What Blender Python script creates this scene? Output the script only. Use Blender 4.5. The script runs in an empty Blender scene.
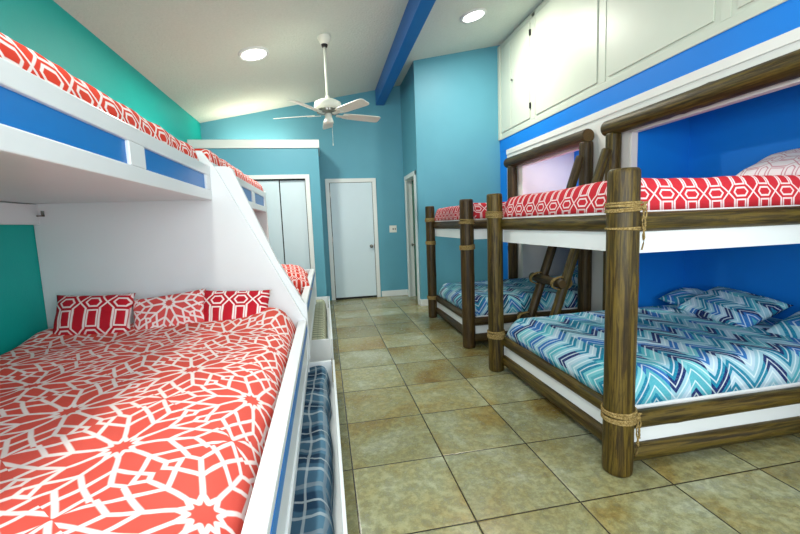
import bpy, bmesh, math, random
from mathutils import Vector, Matrix, noise
random.seed(7)
SC = bpy.context.scene
COL = SC.collection
PI = math.pi

# ------------------------------------------------------------------ camera
CAM_H = 1.2689
PITCH, YAW, ROLL = -0.109319, -0.184584, 0.039151
def cam_rot():
    Rz = Matrix.Rotation(YAW, 3, 'Z'); Rx = Matrix.Rotation(PITCH, 3, 'X'); Ry = Matrix.Rotation(ROLL, 3, 'Y')
    M = Rz @ Rx @ Ry
    r, f, u = M.col[0], M.col[1], M.col[2]
    return Matrix((r, u, -f)).transposed()
cd = bpy.data.cameras.new('camera'); cam = bpy.data.objects.new('camera', cd); COL.objects.link(cam)
cd.sensor_fit = 'HORIZONTAL'; cd.sensor_width = 36.0; cd.lens = 395.68 / 800 * 36
cd.clip_start = 0.02
cam.matrix_world = Matrix.Translation((0, 0, CAM_H)) @ cam_rot().to_4x4()
SC.camera = cam

# ------------------------------------------------------------------ world, light, exposure
w = bpy.data.worlds.new('world'); SC.world = w; w.use_nodes = True
bg = w.node_tree.nodes['Background']; bg.inputs[0].default_value = (0.75, 0.87, 1, 1); bg.inputs[1].default_value = 2.0
SC.view_settings.view_transform = 'Standard'; SC.view_settings.look = 'None'
SC.view_settings.exposure = 0.44; SC.view_settings.gamma = 1; SC.view_settings.use_curve_mapping = False
def area(name, loc, rot, sx, sy, power, col, shape='RECTANGLE'):
    l = bpy.data.lights.new(name, 'AREA'); l.shape = shape; l.size = sx
    if shape in ('RECTANGLE', 'ELLIPSE'): l.size_y = sy
    l.energy = power; l.color = col
    o = bpy.data.objects.new(name, l); COL.objects.link(o); o.location = loc; o.rotation_euler = rot
    return o
NEAR_Y = -1.0
# daylight through the window behind the viewer (just inside its glass)
area('window_daylight', (0.1, NEAR_Y + 0.02, 1.6), (PI/2, 0, 0), 3.3, 1.5, 72, (0.93, 0.97, 1.0))
# daylight and fill, unseen window added in the left wall, nearer than the bunks
area('side_daylight', (-1.78, -0.25, 1.6), (PI/2, 0, -PI/2), 1.1, 1.6, 34, (0.96, 0.98, 1.0))

# ------------------------------------------------------------------ node helpers
def lin(c):
    return tuple(((v/255)/12.92 if v/255 <= .04045 else ((v/255+.055)/1.055)**2.4) for v in c) + (1,)
class X:
    """small expression wrapper round math nodes"""
    nt = None
    def __init__(s, sock): s.s = sock
    @staticmethod
    def op(o, *a):
        n = X.nt.nodes.new('ShaderNodeMath'); n.operation = o
        for i, v in enumerate(a):
            if isinstance(v, X): X.nt.links.new(v.s, n.inputs[i])
            else: n.inputs[i].default_value = float(v)
        return X(n.outputs[0])
    def __add__(a, b): return X.op('ADD', a, b)
    __radd__ = __add__
    def __sub__(a, b): return X.op('SUBTRACT', a, b)
    def __rsub__(a, b): return X.op('SUBTRACT', b, a)
    def __mul__(a, b): return X.op('MULTIPLY', a, b)
    __rmul__ = __mul__
    def __truediv__(a, b): return X.op('DIVIDE', a, b)
    def __gt__(a, b): return X.op('GREATER_THAN', a, b)
    def __lt__(a, b): return X.op('LESS_THAN', a, b)
def fabs(a): return X.op('ABSOLUTE', a)
def fract(a): return X.op('FRACT', a)
def fmax(a, b): return X.op('MAXIMUM', a, b)
def fmin(a, b): return X.op('MINIMUM', a, b)
def floor_(a): return X.op('FLOOR', a)
def band(a, w, soft=0.35):
    """1 where |a| < w, soft edge"""
    n = X.nt.nodes.new('ShaderNodeMapRange'); n.interpolation_type = 'SMOOTHSTEP'
    X.nt.links.new(fabs(a).s, n.inputs[0])
    n.inputs[1].default_value = w*(1-soft); n.inputs[2].default_value = w*(1+soft)
    n.inputs[3].default_value = 1; n.inputs[4].default_value = 0
    return X(n.outputs[0])
class Mat:
    def __init__(s, name, rough=0.6, spec=0.4):
        s.m = bpy.data.materials.new(name); s.m.use_nodes = True
        s.nt = s.m.node_tree; X.nt = s.nt
        s.b = s.nt.nodes['Principled BSDF']
        s.b.inputs['Roughness'].default_value = rough
        s.b.inputs['Specular IOR Level'].default_value = spec
    def node(s, t, **k):
        n = s.nt.nodes.new(t)
        for a, v in k.items(): setattr(n, a, v)
        return n
    def link(s, a, b): s.nt.links.new(a.s if isinstance(a, X) else a, b)
    def coords(s, kind='Object', scale=(1, 1, 1), rand=False):
        t = s.node('ShaderNodeTexCoord'); mp = s.node('ShaderNodeMapping'); mp.inputs['Scale'].default_value = scale
        s.link(t.outputs[kind], mp.inputs['Vector'])
        if rand:
            oi = s.node('ShaderNodeObjectInfo'); k = X(oi.outputs['Random']) * 37.0
            c = s.node('ShaderNodeCombineXYZ')
            for i in range(3): s.link(k, c.inputs[i])
            s.link(c.outputs[0], mp.inputs['Location'])
        return mp.outputs[0]
    def noise(s, vec, scale=5, detail=4, rough=.55, dist=0):
        n = s.node('ShaderNodeTexNoise'); n.inputs['Scale'].default_value = scale
        n.inputs['Detail'].default_value = detail; n.inputs['Roughness'].default_value = rough
        n.inputs['Distortion'].default_value = dist
        if vec is not None: s.link(vec, n.inputs['Vector'])
        return X(n.outputs['Fac'])
    def ramp(s, fac, stops, const=False):
        r = s.node('ShaderNodeValToRGB'); s.link(fac, r.inputs[0]); cr = r.color_ramp
        if const: cr.interpolation = 'CONSTANT'
        while len(cr.elements) < len(stops): cr.elements.new(0.5)
        for e, (p, c) in zip(cr.elements, stops): e.position = p; e.color = lin(c)
        return r.outputs[0]
    def mix(s, fac, a, b, mode='MIX'):
        n = s.node('ShaderNodeMix', data_type='RGBA', blend_type=mode)
        if isinstance(fac, (int, float)): n.inputs[0].default_value = fac
        else: s.link(fac, n.inputs[0])
        for i, v in ((6, a), (7, b)):
            if isinstance(v, tuple): n.inputs[i].default_value = lin(v)
            else: s.link(v, n.inputs[i])
        return n.outputs[2]
    def color(s, c):
        if isinstance(c, tuple): s.b.inputs['Base Color'].default_value = lin(c)
        else: s.link(c, s.b.inputs['Base Color'])
    def bump(s, h, strength=.2, dist=.01):
        n = s.node('ShaderNodeBump'); n.inputs['Strength'].default_value = strength; n.inputs['Distance'].default_value = dist
        s.link(h, n.inputs['Height']); s.link(n.outputs[0], s.b.inputs['Normal'])

def paint(name, c, rough=.5, bump=.06, scale=60, spec=.4, var=6):
    m = Mat(name, rough, spec); v = m.coords()
    n = m.noise(v, 1.7, 3)
    m.color(m.mix(n, tuple(max(0, k-var) for k in c), tuple(min(255, k+var) for k in c)))
    if bump: m.bump(m.noise(v, scale, 3), bump, .004)
    return m.m
M = {}
M['teal'] = paint('teal_green_wall_paint', (0, 178, 168), .55, .25, 90)
M['blue_wall'] = paint('dusty_blue_wall_paint', (88, 156, 176), .5, .15, 90)
M['bright_blue'] = paint('bright_blue_paint', (0, 124, 220), .6, .12, 90)
M['beam_blue'] = paint('blue_beam_paint', (0, 92, 168), .4, .05)
M['panel_blue'] = paint('blue_panel_paint', (0, 118, 200), .35, .03)
M['white'] = paint('white_wall_paint', (226, 226, 222), .45, .05)
M['cabinet'] = paint('cabinet_white_paint', (200, 208, 194), .42, .02)
M['bunk'] = paint('glossy_white_bunk_paint', (228, 233, 236), .28, .02)
M['trim'] = paint('white_trim_paint', (216, 222, 220), .35, .02)
M['door'] = paint('door_white_paint', (200, 218, 226), .4, .02)
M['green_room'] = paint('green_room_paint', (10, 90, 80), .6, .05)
M['green_door'] = paint('dark_green_door_paint', (18, 104, 84), .45, .04)
M['mattress'] = paint('white_mattress_cloth', (222, 224, 226), .85, .1)
M['dark'] = paint('dark_gap', (22, 22, 24), .7, 0)
M['switch'] = paint('switch_plastic', (225, 225, 215), .35, 0)
M['fan_white'] = paint('fan_white_enamel', (222, 226, 214), .35, 0)

m = Mat('ceiling_texture', .85, .2); v = m.coords()
m.color(m.mix(m.noise(v, 45, 4, .7), (192, 206, 196), (214, 224, 216)))
m.bump(m.noise(v, 38, 5, .7), .6, .02); M['ceiling'] = m.m

m = Mat('brushed_metal', .3, .5); m.b.inputs['Metallic'].default_value = 1
m.color(m.mix(m.noise(m.coords(), 30), (90, 88, 82), (150, 148, 140))); M['metal'] = m.m

m = Mat('window_glass', .02, .5); m.b.inputs['Transmission Weight'].default_value = 1
n_ = m.noise(m.coords(), 3); m.color(m.mix(n_, (245, 250, 250), (252, 255, 255))); M['glass'] = m.m

# floor tile
TS = .49; TX0 = .0729; TY0 = 1.4734
m = Mat('stone_tile', .42, .45); tc = m.node('ShaderNodeTexCoord'); sp = m.node('ShaderNodeSeparateXYZ'); m.link(tc.outputs['Object'], sp.inputs[0])
fx = (X(sp.outputs[0]) - TX0) / TS; fy = (X(sp.outputs[1]) - TY0) / TS
ix, iy = floor_(fx + 100.0), floor_(fy + 100.0)
ex = .5 - fabs(fract(fx + 100.0) - .5); ey = .5 - fabs(fract(fy + 100.0) - .5)
edge = fmin(ex, ey)
cell = m.node('ShaderNodeCombineXYZ'); m.link(ix, cell.inputs[0]); m.link(iy, cell.inputs[1])
wn = m.node('ShaderNodeTexWhiteNoise'); m.link(cell.outputs[0], wn.inputs['Vector'])
off = m.node('ShaderNodeVectorMath', operation='MULTIPLY_ADD'); m.link(wn.outputs['Color'], off.inputs[0]); off.inputs[1].default_value = (9, 9, 9)
m.link(tc.outputs['Object'], off.inputs[2])
n1 = m.noise(off.outputs[0], 2.0, 7, .68, .4); n2 = m.noise(off.outputs[0], 26, 5, .75); n3 = m.noise(off.outputs[0], 1.5, 3, .5)
base = m.ramp(n1, [(.30, (142, 112, 60)), (.40, (160, 144, 94)), (.47, (168, 164, 124)), (.56, (172, 176, 146)), (.66, (192, 200, 184))])
base = m.mix(n3 * .6, base, (140, 132, 84), 'MIX')
sp2 = m.ramp(n2, [(.36, (96, 92, 66)), (.47, (190, 188, 166)), (.60, (255, 255, 245))])
col = m.mix(.5, base, sp2, 'MULTIPLY')
tone = m.ramp(X(wn.outputs['Value']), [(0, (214, 210, 196)), (1, (255, 255, 255))])
col = m.mix(.7, col, tone, 'MULTIPLY')
gr = X.op('LESS_THAN', edge, .0075)
m.color(m.mix(gr, col, (50, 42, 26)))
m.bump(fmin(edge, .016) * 40.0 + n2 * .22, .45, .004)
m.link(m.ramp(n2, [(.3, (150, 150, 150)), (.7, (120, 120, 120))]), m.b.inputs['Roughness'])
M['tile'] = m.m

# logs (object space, length along local z)
def log_mat(name, dark, mid, light, green):
    m = Mat(name, .46, .3)
    v = m.coords('Object', (17, 17, .9), True); v2 = m.coords('Object', (2, 2, .9), True)
    g = m.noise(v, 3.0, 6, .68, 1.0); g2 = m.noise(m.coords('Object', (30, 30, 1.6), True), 2.0, 4, .6, .8)
    big = m.noise(v2, 2.4, 3, .5, .5)
    c = m.ramp(g, [(.3, dark), (.46, mid), (.58, light), (.72, mid)])
    c = m.mix(m.ramp(big, [(.38, (0, 0, 0)), (.66, (150, 150, 150))]), c, green)
    c = m.mix(m.ramp(g2, [(.30, (190, 190, 190)), (.50, (0, 0, 0))]), c, dark)
    m.color(c); m.bump(g * .6 + g2 * .5, .5, .006)
    return m.m
M['log'] = log_mat('varnished_log', (20, 12, 4), (60, 46, 14), (100, 82, 28), (38, 46, 18))
M['log_dark'] = log_mat('dark_varnished_log', (22, 13, 6), (56, 40, 18), (82, 64, 28), (38, 40, 20))
m = Mat('log_end_grain', .5, .4); v = m.coords('Object', (1, 1, 1), True)
wv = m.node('ShaderNodeTexWave', wave_type='RINGS', rings_direction='Z'); wv.inputs['Scale'].default_value = 28; wv.inputs['Distortion'].default_value = 2
m.link(m.coords(), wv.inputs['Vector']); m.color(m.mix(X(wv.outputs['Fac']), (66, 48, 20), (104, 78, 36))); M['log_end'] = m.m

m = Mat('jute_rope', .9, .1); v = m.coords('Object', (1, 1, 1))
n = m.noise(v, 140, 4, .7); m.color(m.ramp(n, [(.3, (78, 62, 34)), (.5, (140, 118, 72)), (.7, (180, 160, 114))])); m.bump(n, .8, .004); M['rope'] = m.m

# fabrics
def uv(m, su=1, sv=1, wob=.012, wsc=3.0):
    t = m.node('ShaderNodeUVMap'); t.uv_map = 'uv'
    sp = m.node('ShaderNodeSeparateXYZ'); m.link(t.outputs[0], sp.inputs[0])
    nz = m.node('ShaderNodeTexNoise'); nz.inputs['Scale'].default_value = wsc; nz.inputs['Detail'].default_value = 2
    m.link(t.outputs[0], nz.inputs['Vector'])
    s3 = m.node('ShaderNodeSeparateColor'); m.link(nz.outputs['Color'], s3.inputs[0])
    u = (X(sp.outputs[0]) + (X(s3.outputs[0]) - .5) * wob * 2) * su
    v = (X(sp.outputs[1]) + (X(s3.outputs[1]) - .5) * wob * 2) * sv
    return u, v
def cloth_finish(m, strength=.25):
    t = m.node('ShaderNodeTexCoord'); m.bump(m.noise(t.outputs['Object'], 380, 2, .6), strength, .002)
def trellis(name, red, P=.145, Q=.155, wob=.010, white=(238, 226, 224), w=.0075):
    m = Mat(name, .85, .15); u, v = uv(m, wob=wob)
    q = v / Q + 50.0; row = floor_(q)
    a = fabs(fract(u / P + 50.0) - .5) * P; b = fabs(fract(q) - .5) * Q
    c = .5 * P - a
    inner = fmax(b - .13 * Q, (a + b * .75 - .27 * P) * .8)
    cross = (c - fmin(b * .95, .235 * P)) * .8
    bars = fmax(a - .175 * P, .255 * Q - b)
    f = fmax(fmax(band(inner, w * .8), band(cross, w * .8)), band(bars, w * .75))
    bars2 = fmax(a - .10 * P, .30 * Q - b)
    tn = m.noise(m.coords('Object'), 3.0, 3)
    r = m.mix(tn, tuple(max(0, k - 14) for k in red), tuple(min(255, k + 10) for k in red))
    m.color(m.mix(f, r, white)); cloth_finish(m); return m.m
def rosette(name, red, S=.60, N=10, white=(240, 228, 226), w=.0068, wob=.012):
    m = Mat(name, .85, .15); u, v = uv(m, wob=wob)
    def lat(ou, ov):
        x = (fract(u / S + 50.0 + ou) - .5) * S; y = (fract(v / S + 50.0 + ov) - .5) * S
        return x, y, X.op('SQRT', x * x + y * y)
    x1, y1, r1 = lat(0, 0); x2, y2, r2 = lat(.5, .5)
    k = r1 < r2
    x = x1 * k + x2 * (1.0 - k); y = y1 * k + y2 * (1.0 - k); r = fmin(r1, r2)
    seg = 2 * PI / N; h = seg / 2
    a = fabs(X.op('MODULO', X.op('ARCTAN2', y, x) + 20 * PI, seg) - h)
    cu = r * X.op('COSINE', a); cv = r * X.op('SINE', a)
    def sg(rr0, a0, rr1, a1):
        R_ = S / .62
        ax, ay = rr0*R_*math.cos(a0*h), rr0*R_*math.sin(a0*h); bx, by = rr1*R_*math.cos(a1*h), rr1*R_*math.sin(a1*h)
        dx, dy = bx-ax, by-ay; L2 = dx*dx+dy*dy
        t = X.op('ADD', (cu - ax) * (dx/L2), (cv - ay) * (dy/L2)); t.s.node.use_clamp = True
        ex_, ey_ = cu - ax - t * dx, cv - ay - t * dy
        return X.op('SQRT', ex_ * ex_ + ey_ * ey_)
    d = sg(.034, 0, .060, 1)
    for q in ((.060, 1, .130, 1), (.130, 1, .192, 0), (.192, 0, .36, 1.0), (.130, 1, .20, 1), (.20, 1, .30, 0)): d = fmin(d, sg(*q))
    f = band(d, w)
    tn = m.noise(m.coords('Object'), 2.2, 3)
    r = m.mix(tn, tuple(max(0, k - 16) for k in red), tuple(min(255, k + 10) for k in red))
    m.color(m.mix(f, r, white)); cloth_finish(m); return m.m
def chevron(name, period=.25, amp=.075, bh=.064, wob=.01, swap=False):
    m = Mat(name, .85, .15); u, v = uv(m, wob=wob)
    if swap: u, v = v, u
    t = fabs(fract(u / period + 50.0) - .5) * 2.0
    z = (v + (t - .5) * amp * 2.0) / bh + 60.0
    bi = floor_(z); hi = floor_(u / (period / 2) + 100.25)
    c = m.node('ShaderNodeCombineXYZ'); m.link(bi, c.inputs[0]); m.link(hi, c.inputs[1])
    wn = m.node('ShaderNodeTexWhiteNoise'); m.link(c.outputs[0], wn.inputs['Vector'])
    k = X(wn.outputs['Value']) * .45 + fract(bi * .381) * .55
    colr = m.ramp(k, [(0, (180, 206, 224)), (.20, (84, 172, 190)), (.33, (24, 128, 162)), (.45, (20, 44, 104)), (.55, (150, 194, 212)), (.66, (44, 112, 184)), (.76, (120, 196, 208)), (.90, (18, 96, 124))], True)
    dots = m.noise(m.coords('Object'), 120, 2)
    colr = m.mix(m.ramp(dots, [(.5, (0, 0, 0)), (.6, (70, 70, 70))]), colr, (220, 236, 240))
    sep = band(fract(z) - .5, .09, .3)
    colr = m.mix(sep * .7, colr, (222, 236, 242))
    m.color(colr); cloth_finish(m); return m.m
def plaid(name, base, dark, light, pale, s=.27):
    m = Mat(name, .9, .1); u, v = uv(m, wob=.03)
    def st(q, c, w): return band(fract(q / s + 50.0) - c, w, .15)
    c = m.mix(fmin(st(u, .5, .17) * .5 + st(v, .5, .17) * .5, 1.0), base, dark)
    c = m.mix(fmax(st(u, .18, .035), st(v, .18, .035)) * .6, c, pale)
    c = m.mix(fmax(st(u, .82, .05), st(v, .82, .05)) * .6, c, light)
    c = m.mix(fmax(st(u, .5, .02), st(v, .5, .02)) * .6, c, pale)
    m.color(c); cloth_finish(m, .4); return m.m
M['rosette'] = rosette('coral_rosette_quilt_cloth', (220, 88, 76))
M['rosette_pillow'] = rosette('coral_rosette_pillow_cloth', (218, 86, 84), S=.42, w=.0056)
M['trellis_l'] = trellis('orange_red_trellis_cloth', (214, 62, 44), .16, .17, w=.0068)
M['trellis_r'] = trellis('red_trellis_cloth', (198, 46, 58), .145, .150, w=.0052, white=(238, 214, 216))
M['trellis_p'] = trellis('crimson_trellis_pillow_cloth', (188, 32, 48), .145, .19, w=.0058, wob=.006)
M['trellis_s'] = trellis('small_orange_red_trellis_cloth', (206, 60, 46), .085, .09, w=.0034)
M['trellis_pale'] = trellis('pale_trellis_pillow_cloth', (236, 226, 228), .13, .14, w=.004, white=(206, 150, 160))
M['chev'] = chevron('blue_chevron_cloth')
M['chev_p'] = chevron('blue_chevron_pillow_cloth', .15, .052, .052, .006)
M['plaid'] = plaid('blue_grey_plaid_blanket', (84, 122, 146), (36, 60, 84), (140, 152, 160), (186, 196, 200))
m = Mat('cream_green_rib_blanket', .9, .1); u, v = uv(m, wob=.004)
f = band(fract(v / .085 + 50.0) - .5, .10); f2 = band(fract(u / .05 + 50.0) - .5, .12)
m.color(m.mix(fmax(f, f2 * .25), (190, 192, 166), (96, 108, 98))); cloth_finish(m, .5); M['rib'] = m.m

m = Mat('lamp_lens', .4); m.b.inputs['Emission Color'].default_value = (1, 1, .97, 1); m.b.inputs['Emission Strength'].default_value = 5
m.color(m.mix(m.noise(m.coords(), 20), (240, 240, 240), (255, 255, 255))); M['lens'] = m.m
m = Mat('tube_glow', .4); m.b.inputs['Emission Color'].default_value = (1, .9, .74, 1); m.b.inputs['Emission Strength'].default_value = 12
m.color(m.mix(m.noise(m.coords(), 20), (240, 240, 240), (255, 255, 255))); M['tube'] = m.m

# ------------------------------------------------------------------ mesh helpers
class MB:
    def __init__(s): s.v = []; s.f = []; s.mi = []; s.uv = None; s.mats = []
    def add(s, vs, fs, mi=0):
        o = len(s.v); s.v += [tuple(p) for p in vs]; s.f += [tuple(i + o for i in f) for f in fs]; s.mi += [mi] * len(fs)
    def box(s, x0, x1, y0, y1, z0, z1, mi=0, M_=None):
        P = [Vector(p) for p in ((x0, y0, z0), (x1, y0, z0), (x1, y1, z0), (x0, y1, z0), (x0, y0, z1), (x1, y0, z1), (x1, y1, z1), (x0, y1, z1))]
        if M_: P = [M_ @ p for p in P]
        s.add(P, [(0, 3, 2, 1), (4, 5, 6, 7), (0, 1, 5, 4), (1, 2, 6, 5), (2, 3, 7, 6), (3, 0, 4, 7)], mi)
    def prism(s, pts, axis, a, b, mi=0):
        """outline pts (2D) extruded along axis from a to b"""
        n = len(pts)
        def mk(p, d): return {'x': (d, p[0], p[1]), 'y': (p[0], d, p[1]), 'z': (p[0], p[1], d)}[axis]
        vs = [mk(p, a) for p in pts] + [mk(p, b) for p in pts]
        s.add(vs, [tuple(range(n)), tuple(range(2*n-1, n-1, -1))] + [(i, n+i, n+(i+1) % n, (i+1) % n) for i in range(n)], mi)
    def lathe(s, prof, seg=24, mi=0, M_=None, cap=True):
        vs = []
        for r, z in prof:
            for k in range(seg):
                a = 2*PI*k/seg; p = Vector((r*math.cos(a), r*math.sin(a), z)); vs.append(M_ @ p if M_ else p)
        fs = []
        for i in range(len(prof)-1):
            for k in range(seg):
                fs.append((i*seg+k, i*seg+(k+1) % seg, (i+1)*seg+(k+1) % seg, (i+1)*seg+k))
        if cap: fs += [tuple(reversed(range(seg))), tuple((len(prof)-1)*seg+k for k in range(seg))]
        s.add(vs, fs, mi)
    def tube(s, pts, r, seg=8, mi=0, closed=False):
        pts = [Vector(p) for p in pts]; n = len(pts); vs = []; up = Vector((0, 0, 1))
        for i, p in enumerate(pts):
            a = pts[(i-1) % n] if (closed or i > 0) else p; b = pts[(i+1) % n] if (closed or i < n-1) else p
            t = (b - a).normalized(); u = t.cross(up)
            if u.length < .05: u = t.cross(Vector((1, 0, 0)))
            u.normalize(); w_ = t.cross(u)
            for k in range(seg):
                q = 2*PI*k/seg; vs.append(p + u*math.cos(q)*r + w_*math.sin(q)*r)
        fs = []
        for i in range(n if closed else n-1):
            j = (i+1) % n
            for k in range(seg): fs.append((i*seg+k, i*seg+(k+1) % seg, j*seg+(k+1) % seg, j*seg+k))
        if not closed: fs += [tuple(reversed(range(seg))), tuple((n-1)*seg+k for k in range(seg))]
        s.add(vs, fs, mi)
def fix_normals(me):
    bm = bmesh.new(); bm.from_mesh(me); bmesh.ops.recalc_face_normals(bm, faces=bm.faces); bm.to_mesh(me); bm.free()
def props(o, label=None, cat=None, group=None, kind=None):
    for k, v_ in (('label', label), ('category', cat), ('group', group), ('kind', kind)):
        if v_: o[k] = v_
    return o
def build(name, mb, mats, parent=None, bevel=0, smooth=False, sub=0, matrix=None, recalc=True):
    """mesh given in world space (or in the space of `matrix`)"""
    me = bpy.data.meshes.new(name); me.from_pydata(mb.v, [], mb.f)
    for m_ in (mats if isinstance(mats, (list, tuple)) else [mats]): me.materials.append(m_)
    for p, i in zip(me.polygons, mb.mi): p.material_index = i; p.use_smooth = smooth
    if mb.uv:
        l = me.uv_layers.new(name='uv')
        for lp in me.loops: l.data[lp.index].uv = mb.uv[lp.vertex_index]
    if recalc: fix_normals(me)
    o = bpy.data.objects.new(name, me); COL.objects.link(o)
    if matrix is None:
        if parent is None:
            lo = Vector(map(min, zip(*mb.v))); hi = Vector(map(max, zip(*mb.v)))
            c = Vector(((lo.x+hi.x)/2, (lo.y+hi.y)/2, lo.z)); me.transform(Matrix.Translation(-c)); o.location = c
        else:
            me.transform(Matrix.Translation(-WLOC(parent))); o.parent = parent
    else:
        if parent is not None:
            o.parent = parent; o.matrix_local = Matrix.Translation(-WLOC(parent)) @ matrix
        else: o.matrix_world = matrix
    if bevel:
        b = o.modifiers.new('bevel', 'BEVEL'); b.width = bevel; b.segments = 2; b.limit_method = 'ANGLE'; b.angle_limit = .7
    if sub:
        b = o.modifiers.new('subdivision', 'SUBSURF'); b.levels = sub; b.render_levels = sub
    return o
def WLOC(o):
    p = Vector((0, 0, 0))
    while o is not None: p += o.location; o = o.parent
    return p
def root(name, loc, label, cat, group=None):
    o = bpy.data.objects.new(name, None); COL.objects.link(o); o.location = loc; o.empty_display_size = .1
    return props(o, label, cat, group)
def struct(name, mb, mats, **k):
    return props(build(name, mb, mats, **k), kind='structure')
def dup(r, loc, label, rotz=None, group=None):
    c = r.copy(); COL.objects.link(c); c.location = loc; c['label'] = label
    if rotz is not None: c.rotation_euler.z = rotz
    if group: c['group'] = group
    for ch in list(r.children):
        d = ch.copy(); COL.objects.link(d); d.parent = c; d.matrix_parent_inverse = ch.matrix_parent_inverse.copy()
        for g in list(ch.children):
            e = g.copy(); COL.objects.link(e); e.parent = d
    return c

# ------------------------------------------------------------------ the room shell
XL, XR, YB, YR = -1.802, 2.714, 6.83, 5.81
NX1, NX2 = 3.32, 3.50          # backs of the two alcoves
def ceil_z(x): return 2.945 + .2 * (x + 1.802)
mb = MB(); mb.box(XL-.1, 3.7, NEAR_Y-.1, YB+.1, -.08, 0); struct('floor', mb, M['tile'], matrix=Matrix.Identity(4))
mb = MB(); mb.prism([(XL-.1, ceil_z(XL-.1)), (3.7, ceil_z(3.7)), (3.7, ceil_z(3.7)+.1), (XL-.1, ceil_z(XL-.1)+.1)], 'y', NEAR_Y-.1, YB+.1)
struct('ceiling', mb, M['ceiling'])
# left wall with an added, unseen window opening nearer than the bunks
mb = MB()
mb.box(XL-.1, XL, .35, YB+.1, 0, 3.05); mb.box(XL-.1, XL, NEAR_Y-.1, -.85, 0, 3.05); mb.box(XL-.1, XL, -.85, .35, 2.45, 3.05)
mb.box(XL-.1, XL, -.85, .35, 0, .75)
struct('wall_left', mb, M['teal'])
def window(name, axis, c, a0, a1, z0, z1, nb):
    mb = MB(); t = .05
    def bx(p0, p1, q0, q1):
        if axis == 'x': mb.box(c-.03, c+.03, p0, p1, q0, q1)
        else: mb.box(p0, p1, c-.03, c+.03, q0, q1)
    bx(a0, a1, z0, z0+t); bx(a0, a1, z1-t, z1); bx(a0, a0+t, z0+t, z1-t); bx(a1-t, a1, z0+t, z1-t)
    for i in range(1, nb):
        p = a0 + (a1-a0)*i/nb; bx(p-.02, p+.02, z0+t, z1-t)
    o = struct(name, mb, M['trim'])
    g = MB()
    if axis == 'x': g.box(c-.003, c+.003, a0+t, a1-t, z0+t, z1-t)
    else: g.box(a0+t, a1-t, c-.003, c+.003, z0+t, z1-t)
    build('pane', g, M['glass'], o)
window('window_1', 'x', XL-.05, -.85, .35, .75, 2.45, 2)
mb = MB(); y0, y1 = NEAR_Y-.1, NEAR_Y
mb.box(XL-.1, -1.6, y0, y1, 0, 3.95); mb.box(1.8, 3.7, y0, y1, 0, 3.95); mb.box(-1.6, 1.8, y0, y1, 0, .8); mb.box(-1.6, 1.8, y0, y1, 2.4, 3.95)
struct('wall_near', mb, M['white'])
window('window_2', 'y', NEAR_Y-.05, -1.6, 1.8, .8, 2.4, 3)
mb = MB(); mb.box(XL-.1, 1.5, YB, YB+.1, 0, 3.75); struct('wall_back', mb, M['blue_wall'])
# wall with the small doorway, and the return wall beside the log bunks
mb = MB()
mb.box(1.40, 1.50, 6.66, YB, 0, 3.6); mb.box(1.40, 1.50, 5.81, 5.96, 0, 3.62); mb.box(1.40, 1.50, 5.96, 6.66, 1.99, 3.62)
struct('wall_passage', mb, M['blue_wall'])
mb = MB(); mb.box(1.50, 3.7, YR, YR+.1, 0, 4.02); struct('wall_return', mb, M['blue_wall'])
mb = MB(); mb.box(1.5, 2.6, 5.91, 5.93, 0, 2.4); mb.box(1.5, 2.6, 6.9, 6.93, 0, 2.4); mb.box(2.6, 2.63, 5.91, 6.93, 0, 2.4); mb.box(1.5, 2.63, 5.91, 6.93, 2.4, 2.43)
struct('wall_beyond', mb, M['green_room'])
# right wall: white face, with two sleeping alcoves cut in it
A1 = (1.25, 3.15); A2 = (3.76, 5.12)
def slabs(name, mat, boxes):
    for i, bx_ in enumerate(boxes):
        mb = MB(); mb.box(*bx_); struct(name + ('' if i == 0 else '_%d' % (i+1)), mb, mat)
slabs('wall_right', M['white'], [(XR, 3.7, NEAR_Y-.1, A1[0]-.02, 0, 4.02), (XR, 3.62, A1[1]+.02, A2[0]-.02, 0, 2.5), (XR, 3.62, A2[1]+.02, 5.58, 0, 2.5),
    (XR, XR+.06, A1[0]-.02, A1[1]+.02, 2.0, 2.47), (XR, XR+.06, A2[0]-.02, A2[1]+.02, 2.0, 2.47)])
slabs('wall_alcove', M['bright_blue'], [(NX1, NX1+.08, A1[0]-.02, A1[1]+.02, 0, 2.5), (XR+.03, NX1, A1[1], A1[1]+.02, 0, 2.45), (XR+.03, NX1, A1[0]-.02, A1[0], 0, 2.45),
    (XR+.06, NX1, A1[0], A1[1], 2.28, 2.33), (NX2, NX2+.08, A2[0]-.02, A2[1]+.02, 0, 2.5), (XR+.03, NX2, A2[0]-.02, A2[0], 0, 2.45),
    (XR+.06, NX2, A2[0], A2[1], 2.28, 2.33), (XR, XR+.05, 5.58, YR, 0, 2.47)])
mb = MB(); mb.box(XR+.03, NX2, A2[1], A2[1]+.02, 0, 2.45); struct('wall_alcove_end', mb, M['white'])
mb = MB(); mb.box(XR-.004, XR+.01, NEAR_Y, YR, 2.285, 2.463); struct('trim_1', mb, M['bright_blue'])
mb = MB(); mb.box(XR-.012, XR+.01, NEAR_Y, 5.58, 2.215, 2.285); struct('trim_2', mb, M['white'], bevel=.003)
# inner edging of the alcove openings
mb = MB()
for a in (A1, A2):
    mb.box(XR-.006, XR+.055, a[1]-.012, a[1]+.01, 0, 2.0); mb.box(XR-.006, XR+.055, a[0]-.01, a[0]+.012, 0, 2.0); mb.box(XR-.006, XR+.055, a[0], a[1], 1.985, 2.0)
struct('trim_3', mb, M['white'])
# blue ceiling beam
mb = MB(); mb.prism([(.97, 3.25), (1.11, 3.25), (1.11, ceil_z(1.11)+.01), (.97, ceil_z(.97)+.01)], 'y', NEAR_Y, YB)
props(build('ceiling_beam', mb, M['beam_blue'], bevel=.006), 'long bright blue painted beam under the sloping ceiling, right of the fan', 'beam')
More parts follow.
